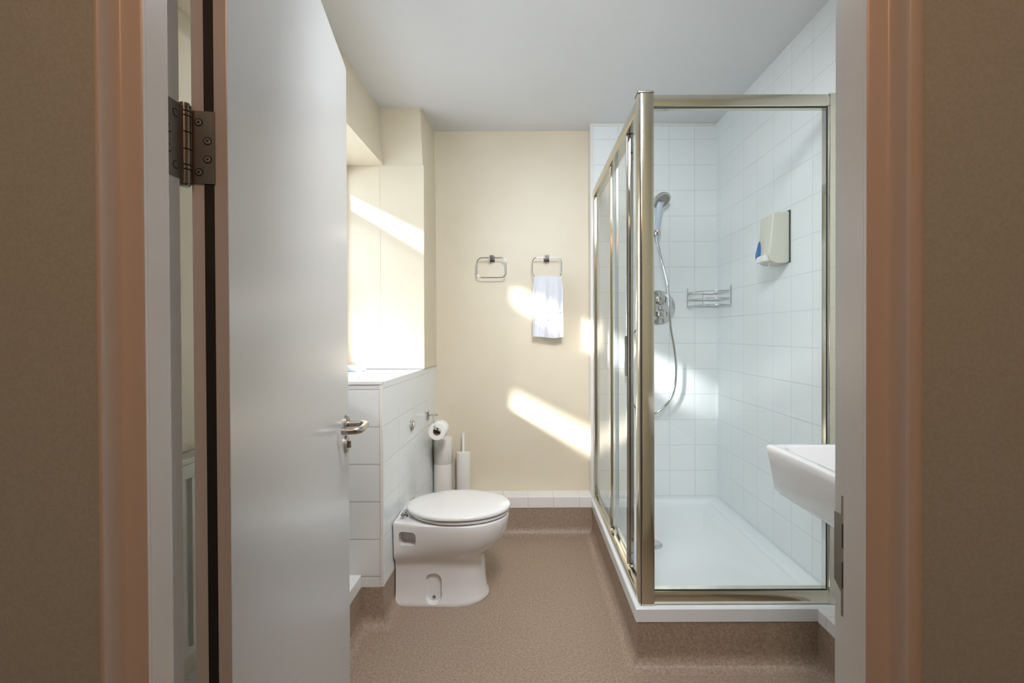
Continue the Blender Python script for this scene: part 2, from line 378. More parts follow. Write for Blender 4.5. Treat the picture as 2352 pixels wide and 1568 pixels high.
# lining: stop + rebate, left / right / head as one frame per side
def jamb(name, s, xr, xs, label):
    # xr = rebate face, xs = stop face (x distance is signed)
    bm = B()
    out = OX0 if s < 0 else OX1
    pts = [(out, 0.548), (xs, 0.548), (xs, 0.584), (xr, 0.584), (xr, YD1), (out, YD1)]
    loft(bm, [[Vector((x, y, 0.0)) for x, y in pts], [Vector((x, y, 1.96)) for x, y in pts]])
    bmesh.ops.bevel(bm, geom=[e for e in bm.edges if abs(e.verts[0].co.x-e.verts[1].co.x) < 1e-6 and abs(e.verts[0].co.y-e.verts[1].co.y) < 1e-6], offset=0.0012, segments=2, affect='EDGES')
    return struct(name, bm, 'gloss', label, 'door frame', 30)
jl = jamb('trim_5', -1, -0.4365, -0.4186, 'white door jamb on the left carrying the steel hinge')
jr = jamb('trim_6', 1, 0.397, 0.379, 'white door jamb on the right carrying the strike plate')
bm = B(); box(bm, -0.4365, 0.397, 0.548, YD1, 1.948, 1.963); box(bm, -0.4186, 0.379, 0.549, 0.584, 1.932, 1.948)
struct('trim_7', bm, 'gloss', 'white head of the door frame above the opening', 'door frame')
def architrave(name, xi, xo, label):
    bm = B(); s = 1 if xo > xi else -1
    a = 0.021; fl = xi+s*a
    pts = [(xi, 0.549), (xi, 0.5445), (xi+s*0.002, 0.543), (fl, 0.543)]
    yo = 0.521; xk = fl+s*0.008
    for k in range(1, 8):       # cove rising towards the viewer
        t = k/8*PI/2
        pts.append((fl+s*0.008*math.sin(t), 0.543-(0.543-yo)*(1-math.cos(t))))
    pts += [(xk, yo+0.001), (xk+s*0.001, yo), (xo-s*0.002, yo), (xo, yo+0.002), (xo, 0.546)]
    loft(bm, [[Vector((x, y, 0.0)) for x, y in pts], [Vector((x, y, 1.99)) for x, y in pts]])
    return struct(name, bm, 'gloss', label, 'architrave', 50)
architrave('trim_8', -0.4186, -0.4545, 'moulded white architrave on the hall side, left of doorway')
architrave('trim_9', 0.379, 0.425, 'moulded white architrave on the hall side, right of doorway')
# strike plate
bm = B()
pts = [(0.590, 0.946), (0.613, 0.946), (0.613, 0.922), (0.6265, 0.922), (0.6265, 0.836), (0.613, 0.826), (0.613, 0.796), (0.590, 0.796)]
prism(bm, [(0.3972, y, z) for y, z in pts], (-0.0016, 0, 0))
sp = obj('strike_plate', bm, 'steel', jr, None, 'brushed metal strike plate')
bm = B(); box(bm, 0.3945, 0.3957, 0.592, 0.6100, 0.882, 0.912); box(bm, 0.3945, 0.3957, 0.592, 0.6100, 0.832, 0.864); obj('keeper_hole', bm, 'black', sp)

# ------------------------------------------------------------------ door leaf (local frame: u along leaf from the hinge, v out of the bathroom-facing... )
TH = math.radians(9.3)
U = Vector((-math.sin(TH), math.cos(TH), 0)); V = Vector((math.cos(TH), math.sin(TH), 0))   # V points to the visible face side
O = Vector((-0.392, 0.655, 0))     # hinge edge, visible face corner
LM = Matrix(((U.x, V.x, 0, O.x), (U.y, V.y, 0, O.y), (0, 0, 1, 0), (0, 0, 0, 1)))  # (u, v, z) -> world
def lobj(name, bm, mats, parent, smooth=None, label=None):
    bm.transform(LM); return obj(name, bm, mats, parent, smooth, label)
bm = B(); box(bm, 0, 0.826, -0.044, 0, 0.012, 1.94, 0.0015); bm.transform(LM)
door = struct('door_1', bm, 'doorpaint', 'open white bathroom door swung in against the left', 'door')
bm = B(); box(bm, -0.0006, 0.004, -0.0285, -0.0165, 0.02, 1.3495); lobj('seal_strip', bm, 'black', door)
bm = B(); box(bm, -0.0006, 0.004, -0.0285, -0.0165, 1.4425, 1.93); lobj('seal_strip', bm, 'black', door)
def lever(side):
    s = side; v0 = 0.0 if s > 0 else -0.044
    uc, zc = 0.776, 0.891
    bm = B(); lathe(bm, [(0.001, 0), (0.0255, 0), (0.0255, 0.006), (0.023, 0.009), (0.001, 0.009)], (uc, v0, zc), (0, s, 0))
    hd = lobj('door_handle', bm, 'satin', door, 30, 'satin metal lever handle')
    bm = B()
    path = catmull([(uc, v0+s*0.006, zc), (uc, v0+s*0.035, zc), (uc-0.004, v0+s*0.050, zc), (uc-0.020, v0+s*0.060, zc), (uc-0.055, v0+s*0.061, zc), (uc-0.092, v0+s*0.060, zc), (uc-0.108, v0+s*0.050, zc), (uc-0.112, v0+s*0.030, zc), (uc-0.112, v0+s*0.012, zc)], 6)
    tube(bm, path, 0.0095, 16); lobj('lever', bm, 'satin', hd, 60)
    bm = B(); lathe(bm, [(0.001, 0), (0.0255, 0), (0.0255, 0.006), (0.023, 0.008), (0.001, 0.008)], (uc, v0, 0.832), (0, s, 0))
    e = lobj('lock_rose', bm, 'satin', door, 30)
    bm = B(); box(bm, uc-0.003, uc+0.003, min(v0+s*0.008, v0+s*0.016), max(v0+s*0.008, v0+s*0.016), 0.822, 0.842, 0.001); lobj('thumb_turn', bm, 'satin', e)
lever(1); lever(-1)
# hinge on jamb and door edge
HZ0, HZ1 = 1.3475, 1.4445
HB = Vector((-0.4383, 0.6395, 0))
bm = B(); pts = [(-0.4362, 0.585), (-0.4362, YD1+0.001)]
box(bm, -0.4366, -0.4350, 0.586, 0.634, HZ0+0.001, HZ1-0.001)
hg = obj('hinge', bm, 'steel', door, None, 'steel butt hinge with exposed screws')
bm = B(); box(bm, -0.0022, 0.0004, -0.0440, -0.0150, HZ0+0.001, HZ1-0.001); box(bm, -0.0022, 0.0004, -0.0480, -0.0440, HZ0+0.022, HZ0+0.040)
box(bm, -0.0022, 0.0004, -0.0480, -0.0440, HZ1-0.047, HZ1-0.027); lobj('hinge_leaf', bm, 'steel', hg)
bm = B(); zs = [HZ0-0.003, HZ0+0.016, HZ0+0.022, HZ0+0.042, HZ0+0.064, HZ0+0.085, HZ0+0.091, HZ1+0.003]
prof = [(0.0001, zs[0]-0.002), (0.006, zs[0]-0.002)]
for a, b_ in zip(zs[:-1], zs[1:]): prof += [(0.0062, a), (0.0078, a+0.0008), (0.0078, b_-0.0008), (0.0062, b_)]
prof += [(0.006, zs[-1]+0.002), (0.0001, zs[-1]+0.002)]
lathe(bm, prof, (HB.x, HB.y, 0), n=28); obj('barrel', bm, 'steel', hg, 35)
def screw(bm0, c, ax, r=0.0038):
    lathe(bm0, [(0.0001, 0), (r, 0), (r*0.96, 0.0007), (r*0.6, 0.0008), (0.0001, 0.0008)], c, ax, 20)
for v_, z_ in ((-0.034, HZ1-0.016), (-0.0235, HZ1-0.040), (-0.0235, HZ1-0.064), (-0.034, HZ0+0.016)):
    bm = B(); lathe(bm, [(0.0001, 0), (0.0053, 0), (0.0050, 0.0003), (0.0001, 0.0003)], (-0.0023, v_, z_), (-1, 0, 0), 20, mi=1)
    lathe(bm, [(0.0001, 0.0002), (0.0040, 0.0002), (0.0036, 0.0010), (0.0001, 0.0010)], (-0.0023, v_, z_), (-1, 0, 0), 20, mi=0)
    for t in (0.6, 0.6+PI/2):
        q = B(); box(q, -0.0038, -0.0033, -0.0022, 0.0022, -0.0005, 0.0005); q.transform(Matrix.Translation((0, v_, z_)) @ Matrix.Rotation(t, 4, 'X'))
        me = bpy.data.meshes.new('t'); q.to_mesh(me); q.free(); n0 = len(bm.faces); bm.from_mesh(me); bm.faces.ensure_lookup_table()
        for f in bm.faces[n0:]: f.material_index = 1
        bpy.data.meshes.remove(me)
    lobj('screw', bm, ['satin', 'black'], hg, 30)
for y_, z_ in ((0.618, HZ1-0.016), (0.606, HZ1-0.040), (0.606, HZ1-0.064), (0.618, HZ0+0.016)):
    bm = B(); lathe(bm, [(0.0001, 0), (0.0053, 0), (0.0050, 0.0003), (0.0001, 0.0003)], (-0.4350, y_, z_), (1, 0, 0), 20, mi=1)
    lathe(bm, [(0.0001, 0.0002), (0.0040, 0.0002), (0.0036, 0.0010), (0.0001, 0.0010)], (-0.4350, y_, z_), (1, 0, 0), 20, mi=0)
    obj('screw', bm, ['steel', 'black'], hg, 30)

# ------------------------------------------------------------------ window (left wall) : frame, fanlight, obscured panes
wx = XL-0.085
bm = B()
def wbar(y0, y1, z0, z1): box(bm, wx-0.02, wx+0.02, y0, y1, z0, z1, 0.003)
wbar(WY0, WY1, WZ0, WZ0+0.03); wbar(WY0, WY1, 1.955, WZ1); wbar(WY0, WY0+0.03, WZ0+0.03, 1.955); wbar(WY1-0.03, WY1, WZ0+0.03, 1.955)
wbar(WY0+0.03, WY1-0.03, 1.815, 1.862); wbar(1.92, 1.95, WZ0+0.03, 1.815); wbar(1.95, WY1-0.03, 1.335, 1.365)
win = struct('window_1', bm, 'gloss', 'white framed window in the left wall behind the door', 'window')
def pane(name, y0, y1, z0, z1, mt):
    b2 = B(); box(b2, wx-0.003, wx+0.003, y0, y1, z0, z1); obj(name, b2, mt, win)
# single-surface panes
def pane1(name, y0, y1, z0, z1, mt):
    b2 = B(); quad(b2, [(wx, y0, z0), (wx, y1, z0), (wx, y1, z1), (wx, y0, z1)], 0); obj(name, b2, mt, win)
pane1('pane', WY0+0.03, WY1-0.03, 1.862, 1.955, 'clear')
pane1('pane', WY0+0.03, 1.92, WZ0+0.03, 1.815, 'obscure')
pane1('pane', 1.95, WY1-0.03, 1.365, 1.815, 'obscure')
pane1('pane', 1.95, WY1-0.03, WZ0+0.03, 1.335, 'clear')

# ------------------------------------------------------------------ radiator
RX0, RX1, RY0, RY1, RZ0, RZ1 = -0.930, -0.872, 1.02, 1.80, 0.30, 0.826
rad = thing('radiator', (-0.90, 1.4, RZ0), 'white ribbed panel radiator with top grille seen through the hinge gap', 'radiator')
bm = B()
n = 20; pts = []
for i in range(n+1):
    y = RY0+0.02+(RY1-RY0-0.04)*i/n
    pts += [(RX1-0.004-0.008, y-0.012), (RX1-0.004, y-0.005), (RX1-0.004, y+0.005), (RX1-0.004-0.008, y+0.012)]
pts = [(RX1-0.026, RY0)] + pts + [(RX1-0.026, RY1)]
loft(bm, [[Vector((x, y, z)) for x, y in pts] for z in (RZ0+0.03, RZ1-0.050)])
box(bm, RX1-0.026, RX1-0.017, RY0, RY1, RZ0, RZ1-0.045)
obj('panel', bm, 'rad', rad)
bm = B(); box(bm, RX1-0.02, RX1, RY0, RY1, RZ1-0.050, RZ1-0.012, 0.003); box(bm, RX1-0.012, RX1, RY0, RY1, RZ1-0.012, RZ1, 0.002)
obj('top_band', bm, 'rad', rad)
bm = B(); box(bm, RX0, RX1, RY0-0.006, RY0, RZ0, RZ1, 0.002); obj('side_cover', bm, 'rad', rad)
bm = B(); box(bm, RX0, RX1, RY1, RY1+0.006, RZ0, RZ1, 0.002); obj('side_cover', bm, 'rad', rad)
bm = B()
for k in range(5):
    x = RX0+0.004+k*0.009; box(bm, x, x+0.004, RY0, RY1, RZ1-0.006, RZ1)
for k in range(40):
    y = RY0+0.01+k*0.0195; box(bm, RX0, RX1-0.012, y, y+0.003, RZ1-0.010, RZ1-0.006)
obj('grille', bm, 'rad', rad)
bm = B(); box(bm, RX0-0.01, RX0+0.012, RY0, RY1, RZ0, RZ1-0.03); obj('back_panel', bm, 'rad', rad)

# ------------------------------------------------------------------ toilet
TY = 2.182
toilet = thing('toilet', (-0.35, TY, 0), 'white back-to-wall toilet with closed lid against the tiled boxing', 'toilet')
def dshape(xr, xf, w_, xm, nf=24, ns=6, pw=2.0, wr=None):
    """outline seen from above: flat back at xr, straight sides to xm, rounded front to xf"""
    wr = wr if wr is not None else w_
    P = []
    for i in range(ns): t = i/ns; P.append((xr+(xm-xr)*t, -(wr+(w_-wr)*math.sin(t*PI/2))))
    for i in range(nf+1):
        a = -PI/2+PI*i/nf; c, s_ = math.cos(a), math.sin(a)
        P.append((xm+(xf-xm)*abs(c)**(2/pw), w_*math.copysign(abs(s_)**(2/pw), s_)))
    for i in range(ns-1, -1, -1): t = i/ns; P.append((xr+(xm-xr)*t, wr+(w_-wr)*math.sin(t*PI/2)))
    return P
RB = -0.548
secs = [(0.0, -0.160, 0.122, -0.30), (0.006, -0.157, 0.124, -0.30), (0.018, -0.160, 0.121, -0.30), (0.035, -0.168, 0.114, -0.30), (0.08, -0.173, 0.110, -0.30), (0.14, -0.176, 0.108, -0.30), (0.175, -0.178, 0.110, -0.30),
        (0.195, -0.170, 0.118, -0.29), (0.215, -0.148, 0.132, -0.28), (0.24, -0.116, 0.150, -0.27), (0.27, -0.090, 0.165, -0.26), (0.30, -0.077, 0.174, -0.255), (0.33, -0.071, 0.179, -0.25), (0.350, -0.069, 0.181, -0.25), (0.358, -0.071, 0.180, -0.25), (0.362, -0.080, 0.172, -0.25)]
bm = B()
rings = []
for z, xf, w_, xm in secs:
    wr = w_*0.93 if z < 0.2 else min(w_, 0.128+(z-0.2)*0.05)
    rings.append([Vector((x, TY+y, z)) for x, y in dshape(RB, xf, w_, xm, wr=wr)])
loft(bm, rings)
pan = obj('pan', bm, ['ceramic'], toilet, None)
cut = B()      # hand-hold pocket at the back and oval fixing recess in the foot, both on the near side
def capsule(bmx, xc, zc, hw, hh, r, y0, y1):
    pts = []
    for cx_, cz_, a0 in ((xc+hw-r, zc+hh-r, 0), (xc-hw+r, zc+hh-r, 90), (xc-hw+r, zc-hh+r, 180), (xc+hw-r, zc-hh+r, 270)):
        for k in range(9):
            a = math.radians(a0+90*k/8); pts.append((cx_+r*math.cos(a), cz_+r*math.sin(a)))
    loft(bmx, [[Vector((x, y0, z)) for x, z in pts], [Vector((xc+(x-xc)*0.86, y1, zc+(z-zc)*0.9)) for x, z in pts]])
capsule(cut, -0.488, 0.299, 0.040, 0.031, 0.018, TY-0.22, TY-0.085)
capsule(cut, -0.386, 0.075, 0.038, 0.066, 0.034, TY-0.135, TY-0.094)
capsule(cut, -0.488, 0.299, 0.040, 0.031, 0.018, TY+0.22, TY+0.085)
boolean_cut(pan, cut)
for p in pan.data.polygons: p.use_smooth = True
pan.data.set_sharp_from_angle(angle=math.radians(38))
bm = B(); lathe(bm, [(0.0001, 0), (0.008, 0), (0.007, 0.004), (0.0001, 0.006)], (-0.386, TY-0.094, 0.030), (0, -1, 0.2), 20); obj('fixing_screw', bm, 'chrome', toilet, 30)
# seat and lid
def egg(xr, xf, w_, k=0.0):
    P = []; n = 56; xm = xr+(xf-xr)*0.50
    for i in range(n):
        a = 2*PI*i/n; c, s_ = math.cos(a), math.sin(a)
        if c >= 0: x = xm+(xf-xm-k)*c**0.96; y = (w_-k)*math.copysign(abs(s_)**0.98, s_)
        else: x = xm+(xm-xr-k)*-abs(c)**0.86; y = (w_-k)*math.copysign(abs(s_)**0.80, s_)*(1-0.30*abs(c)**2.2)
        P.append((x, y))
    return P
def eggslab(bm, xr, xf, w_, prof):
    loft(bm, [[Vector((x, TY+y, z)) for x, y in egg(xr, xf, w_, k)] for k, z in prof])
bm = B(); eggslab(bm, -0.505, -0.068, 0.180, [(0.006, 0.366), (0.0, 0.370), (0.0, 0.377), (0.004, 0.380)])
obj('seat', bm, 'seatplastic', toilet, 40)
bm = B(); eggslab(bm, -0.520, -0.062, 0.187, [(0.006, 0.3835), (0.001, 0.386), (0.0, 0.390), (0.001, 0.396), (0.005, 0.4005), (0.013, 0.4035), (0.03, 0.4060), (0.06, 0.4080), (0.11, 0.4095), (0.165, 0.410)])
obj('lid', bm, 'seatplastic', toilet, 60)
for s in (-1, 1):
    bm = B(); lathe(bm, [(0.0001, 0), (0.011, 0), (0.012, 0.010), (0.010, 0.020), (0.0001, 0.022)], (-0.513, TY+s*0.075, 0.362), n=20)
    tube(bm, [(-0.516, TY+s*0.055, 0.384), (-0.516, TY+s*0.105, 0.384)], 0.008, 14); obj('seat_hinge', bm, 'chrome', toilet, 40)
# flush button on the boxing
fb = thing('flush_button', (bxface(2.37), 2.37, 0.713), 'round chrome flush button on the tiled boxing above toilet', 'button')
nx = Vector((1, -0.028, 0)).normalized()
bm = B(); lathe(bm, [(0.0001, 0), (0.029, 0), (0.030, 0.004), (0.025, 0.009), (0.020, 0.010), (0.0001, 0.010)], (bxface(2.37), 2.37, 0.713), nx, 36); obj('rim', bm, 'chrome', fb, 30)
bm = B(); lathe(bm, [(0.0001, 0.009), (0.019, 0.009), (0.017, 0.014), (0.009, 0.017), (0.0001, 0.018)], (bxface(2.37), 2.37, 0.713), nx, 36); obj('push_plate', bm, 'chrome', fb, 30)

# ------------------------------------------------------------------ toilet roll holder + roll
hold = thing('toilet_roll_holder', (-0.536, 2.72, 0.70), 'chrome toilet roll holder arm screwed to the tiled boxing', 'holder')
px_ = bxface(2.72)
bm = B(); box(bm, px_, px_+0.010, 2.704, 2.738, 0.674, 0.727, 0.003); obj('wall_plate', bm, 'chrome', hold)
bm = B(); tube(bm, [(px_+0.008, 2.72, 0.702), (px_+0.058, 2.72, 0.702)], 0.0055, 14); obj('stub', bm, 'chrome', hold, 40)
RC = Vector((-0.463, 2.60, 0.640))
bm = B(); tube(bm, catmull([(px_+0.035, 2.716, 0.702), (-0.488, 2.65, 0.684), (-0.469, 2.592, 0.652), (-0.463, 2.596, 0.6455), (-0.463, 2.62, 0.6455), (-0.460, 2.715, 0.6455)], 6), 0.0045, 10); obj('arm', bm, 'chrome', hold, 50)
roll = thing('toilet_roll', (-0.463, 2.66, 0.586), 'open white toilet roll hanging on the chrome arm', 'toilet roll')
bm = B(); n = 44; rc = Vector((-0.463, 2.605, 0.632))
ax = Vector((0.06, 1, 0)).normalized()
def ringp(r, h): 
    u = Vector((1, -0.06, 0)).normalized(); v = Vector((0, 0, 1)); return [rc + ax*h + (u*math.cos(2*PI*k/n)+v*math.sin(2*PI*k/n))*r for k in range(n)]
vr = loft(bm, [ringp(0.0215, 0.0), ringp(0.0445, 0.0), ringp(0.046, 0.002), ringp(0.046, 0.098), ringp(0.0445, 0.10), ringp(0.0215, 0.10)], cap=False)
obj('paper', bm, 'paper', roll, 50)
bm = B(); loft(bm, [ringp(0.0215, -0.0005), ringp(0.0215, 0.1005), ringp(0.0195, 0.1005), ringp(0.0195, -0.0005), ringp(0.0215, -0.0005)], cap=False); obj('core', bm, 'card', roll, 50)

# ------------------------------------------------------------------ spare roll canister and toilet brush
can = thing('spare_roll_canister', (-0.449, 2.868, 0.215), 'tall white cylindrical spare roll canister in the corner behind toilet', 'canister')
bm = B(); lathe(bm, [(0.0001, 0.215), (0.054, 0.215), (0.0548, 0.219), (0.0548, 0.396), (0.0540, 0.398)], (-0.4735, 2.867, 0), n=44); obj('body', bm, 'frosted', can, 40)
bm = B(); lathe(bm, [(0.0540, 0.398), (0.0555, 0.400), (0.0560, 0.538), (0.052, 0.546), (0.030, 0.549), (0.0001, 0.549)], (-0.4735, 2.867, 0), n=44); obj('upper_cover', bm, 'frosted', can, 40)
br = thing('toilet_brush', (-0.360, 2.872, 0.215), 'white toilet brush in slim white holder beside the canister', 'toilet brush')
bm = B(); lathe(bm, [(0.0001, 0.215), (0.039, 0.215), (0.0400, 0.219), (0.0400, 0.452), (0.038, 0.459), (0.018, 0.462), (0.0001, 0.462)], (-0.356, 2.868, 0), n=40); obj('holder', bm, 'frosted', br, 40)
bm = B(); lathe(bm, [(0.009, 0.461), (0.0075, 0.48), (0.0075, 0.565), (0.006, 0.573), (0.0001, 0.575)], (-0.356, 2.868, 0), n=20); obj('handle', bm, 'plastic', br, 40)

# ------------------------------------------------------------------ small box on the sill
sb = thing('soap_box', (-0.85, 2.50, zt), 'small pale grey box lying on the bright boxing top', 'box')
bm = B(); box(bm, -0.925, -0.812, 2.47, 2.53, zt+0.0005, zt+0.022, 0.004, 3); obj('base', bm, 'greyplastic', sb)
bm = B(); box(bm, -0.927, -0.810, 2.468, 2.532, zt+0.022, zt+0.030, 0.003, 3); obj('lid', bm, 'plastic', sb)

# ------------------------------------------------------------------ towel rings
def rrect(cx_, cz_, hw, hh, r, y, k=7):
    P = []
    for sx, sz, a0 in ((1, 1, 0), (-1, 1, 90), (-1, -1, 180), (1, -1, 270)):
        for i in range(k+1):
            a = math.radians(a0+90*i/k); P.append((cx_+sx*(hw-r)+r*math.cos(a), y, cz_+sz*(hh-r)+r*math.sin(a)))
    return P
def towel_ring(x, label):
    zc = 1.5935
    t = thing('towel_ring', (x, YB, zc), label, 'towel ring', 'towel rings on the cream wall')
    bm = B(); box(bm, x-0.017, x+0.017, YB-0.008, YB, zc-0.019, zc+0.015, 0.002); obj('wall_plate', bm, 'chrome', t)
    bm = B(); box(bm, x-0.013, x+0.013, YB-0.062, YB-0.008, zc-0.012, zc+0.014, 0.002); obj('mount', bm, 'chrome', t)
    bm = B(); tube(bm, rrect(x, zc-0.058, 0.085, 0.058, 0.030, YB-0.052), 0.0034, 12, closed=True); obj('ring', bm, 'chrome', t, 60)
    return t
t1 = towel_ring(-0.186, 'empty chrome towel ring, the one without a towel')
t2 = t1.copy(); C.objects.link(t2); t2.location.x += 0.323
t2['label'] = 'chrome towel ring holding the white hand towel'
for ch in list(t1.children):
    c = ch.copy(); C.objects.link(c); c.parent = t2; c.matrix_parent_inverse = ch.matrix_parent_inverse.copy()
# towel
tx = 0.137+0.004; ybar = YB-0.052; zbar = 1.5935-0.116
bm = B(); rings = []; nz_ = 46; zb = 1.132
zt_ = zbar+0.0095
for i in range(nz_+1):
    t = i/nz_; z = zt_+(zb-zt_)*t
    wid = 0.076+0.0115*min(1, t*4) + 0.001*math.sin(t*9)
    th = 0.0075 if t < 0.02 else 0.013+0.006*min(1, t*1.5)
    if i == 0: th = 0.003
    ring = []; m_ = 44
    def wave(s_): return 0.0048*min(1, 0.35+t*2)*(math.sin(s_*7.5+0.9*t)+0.5*math.sin(s_*15+2*t)) 
    for k in range(m_):
        s_ = -1+2*k/(m_-1)
        step = 0.006 if s_ > -0.42 else 0.0        # overlapping front fold
        sm = 1/(1+math.exp(-(s_+0.42+0.05*math.sin(t*6))*40))
        ring.append(Vector((tx+s_*wid, ybar-th-0.008*sm+wave(s_)*0.7+0.0007*math.sin(s_*80), z - 0.006*(1-s_*s_)*(t > 0.98) - 0.004*math.sin(s_*3)*t)))
    for k in range(m_):
        s_ = 1-2*k/(m_-1)
        ring.append(Vector((tx+s_*wid*0.985, ybar+th*0.75+wave(s_)*0.5, z+0.010*(t > 0.98))))
    rings.append(ring)
loft(bm, rings)
tw = thing('hand_towel', (tx, ybar, zb), 'white folded hand towel hanging from the ring nearer the shower', 'towel')
obj('cloth', bm, 'towel', tw, 70)
bm = B()
for zz in (1.275, 1.230):
    P = [Vector((tx+s_*0.0865, ybar-0.0195-0.008/(1+math.exp(-(s_+0.42)*40)), zz-0.002*s_)) for s_ in [-0.9+1.8*k/20 for k in range(21)]]
    tube(bm, P, 0.0016, 6)
obj('woven_band', bm, 'towel', tw, 60)

# ------------------------------------------------------------------ shower tray
bm = B()
def rr2(x0, x1, y0, y1, r, z, k=5):
    P = []
    for cx_, cy_, a0 in ((x1-r, y1-r, 0), (x0+r, y1-r, 90), (x0+r, y0+r, 180), (x1-r, y0+r, 270)):
        for i in range(k+1): a = math.radians(a0+90*i/k); P.append(Vector((cx_+r*math.cos(a), cy_+r*math.sin(a), z)))
    return P
tx0, tx1, ty0, ty1 = SX-0.012, XR-0.0005, SY-0.014, YS-0.0005
loft(bm, [rr2(tx0, tx1, ty0, ty1, 0.004, 0.156), rr2(tx0, tx1, ty0, ty1, 0.004, 0.199), rr2(tx0+0.004, tx1, ty0+0.004, ty1, 0.004, 0.2035),
          rr2(tx0+0.062, tx1-0.055, ty0+0.062, ty1-0.045, 0.03, 0.2045), rr2(tx0+0.070, tx1-0.063, ty0+0.070, ty1-0.053, 0.03, 0.200), rr2(tx0+0.078, tx1-0.070, ty0+0.078, ty1-0.06, 0.03, 0.186), rr2(tx0+0.10, tx1-0.09, ty0+0.10, ty1-0.08, 0.03, 0.181), rr2(tx0+0.3, tx1-0.3, ty0+0.45, ty1-0.45, 0.03, 0.178)])
bm2 = bm
tray = thing('shower_tray', (0.75, 2.2, 0.156), 'low white rectangular shower tray raised on the vinyl upstand', 'shower tray')
obj('tray', bm2, 'acrylic', tray, 35)
bm = B(); box(bm, SX+0.01, XR-0.001, SY+0.01, YS-0.001, 0.002, 0.1555); obj('plinth', bm, 'vinyl', tray)
bm = B(); lathe(bm, [(0.0001, 0.178), (0.046, 0.178), (0.046, 0.184), (0.040, 0.190), (0.020, 0.194), (0.0001, 0.195)], (0.585, 2.25, 0), n=36); obj('drain_cover', bm, 'chrome', tray, 40)

# ------------------------------------------------------------------ shower enclosure
enc = thing('shower_enclosure', (0.42, SY+0.03, 0.204), 'silver framed glass shower enclosure with sliding side door', 'shower enclosure')
Z0, Z1 = 0.2050, 1.975
# corner post, rounded outer corner
bm = B()
pr = [(0.400, 1.746), (0.397, 1.742), (0.3965, 1.712), (0.399, 1.704), (0.404, 1.700), (0.410, 1.699), (0.447, 1.6985), (0.4505, 1.700), (0.4515, 1.704), (0.4515, 1.742), (0.449, 1.746)]
loft(bm, [[Vector((x, y, z)) for x, y in pr] for z in (Z0, Z1)])
post = obj('corner_post', bm, 'frame', enc, 35)
bm = B(); box(bm, 0.4030, 0.4046, 1.6972, 1.7010, Z0+0.002, Z1-0.002); obj('seal', bm, 'black', post)
bm = B(); box(bm, 0.395, 0.452, 1.697, 1.748, Z1, Z1+0.009, 0.006, 3); obj('cap', bm, 'steel', post, 40)
def rail(bm, x0, x1, y0, y1, z0, z1, along):
    """extruded aluminium profile, softly domed outer face"""
    if along == 'x':
        pts = [(y1, z0), (y0+0.003, z0), (y0+0.0005, z0+0.002), (y0-0.0015, z0+(z1-z0)*0.3), (y0-0.0022, (z0+z1)/2), (y0-0.0015, z0+(z1-z0)*0.7), (y0+0.0005, z1-0.003), (y0+0.003, z1), (y1, z1)]
        loft(bm, [[Vector((x, y, z)) for y, z in pts] for x in (x0, x1)])
    else:
        pts = [(x1, z0), (x0+0.003, z0), (x0+0.0005, z0+0.002), (x0-0.0015, z0+(z1-z0)*0.3), (x0-0.0022, (z0+z1)/2), (x0-0.0015, z0+(z1-z0)*0.7), (x0+0.0005, z1-0.003), (x0+0.003, z1), (x1, z1)]
        loft(bm, [[Vector((x, y, z)) for x, z in pts] for y in (y0, y1)])
bm = B(); rail(bm, 0.4515, 1.058, 1.704, 1.742, 1.932, 1.973, 'x'); tr_ = obj('top_rail', bm, 'frame', enc, 35)
bm = B(); box(bm, 0.4515, 1.052, 1.708, 1.7145, 1.9290, 1.932); obj('seal', bm, 'black', tr_)
bm = B(); rail(bm, 0.4515, 1.058, 1.704, 1.742, Z0, 0.252, 'x'); brl = obj('bottom_rail', bm, 'frame', enc, 35)
bm = B(); box(bm, 0.4515, 1.052, 1.708, 1.7145, 0.252, 0.2540); obj('seal', bm, 'black', brl)
bm = B(); box(bm, 1.058, 1.1095, 1.702, 1.744, Z0, Z1, 0.002)
wp = obj('wall_profile', bm, 'frame', enc)
bm = B(); box(bm, 1.052, 1.0535, 1.708, 1.713, 0.2555, 1.9262); obj('seal', bm, 'black', wp)
bm = B(); box(bm, 1.0535, 1.058, 1.706, 1.740, 0.252, 1.932); obj('inner_profile', bm, 'chrome', wp)
def gpane(name, pts4, parent=enc):
    bm = B(); quad(bm, pts4, 0); return obj(name, bm, 'glass', parent)
gpane('front_glass', [(0.4515, 1.722, 0.252), (1.0535, 1.722, 0.252), (1.0535, 1.722, 1.932), (0.4515, 1.722, 1.932)])
bm = B(); rail(bm, 0.3985, 0.440, 1.746, YS-0.0005, 1.928, 1.973, 'y'); obj('top_rail', bm, 'frame', enc, 35)
bm = B(); rail(bm, 0.3985, 0.440, 1.746, YS-0.0005, Z0, 0.226, 'y'); brs = obj('bottom_rail', bm, 'frame', enc, 35)
bm = B(); box(bm, 0.412, 0.416, 1.746, YS-0.002, 0.226, 0.236); box(bm, 0.426, 0.430, 1.746, YS-0.002, 0.226, 0.236); obj('track', bm, 'chrome', brs)
bm = B(); box(bm, 0.4005, 0.432, 2.795, YS-0.0005, 0.226, 1.928, 0.003); obj('wall_profile', bm, 'frame', enc)
bm = B(); box(bm, 0.404, 0.434, 1.746, 1.775, 0.236, 1.928, 0.003); obj('closing_profile', bm, 'chrome', enc)
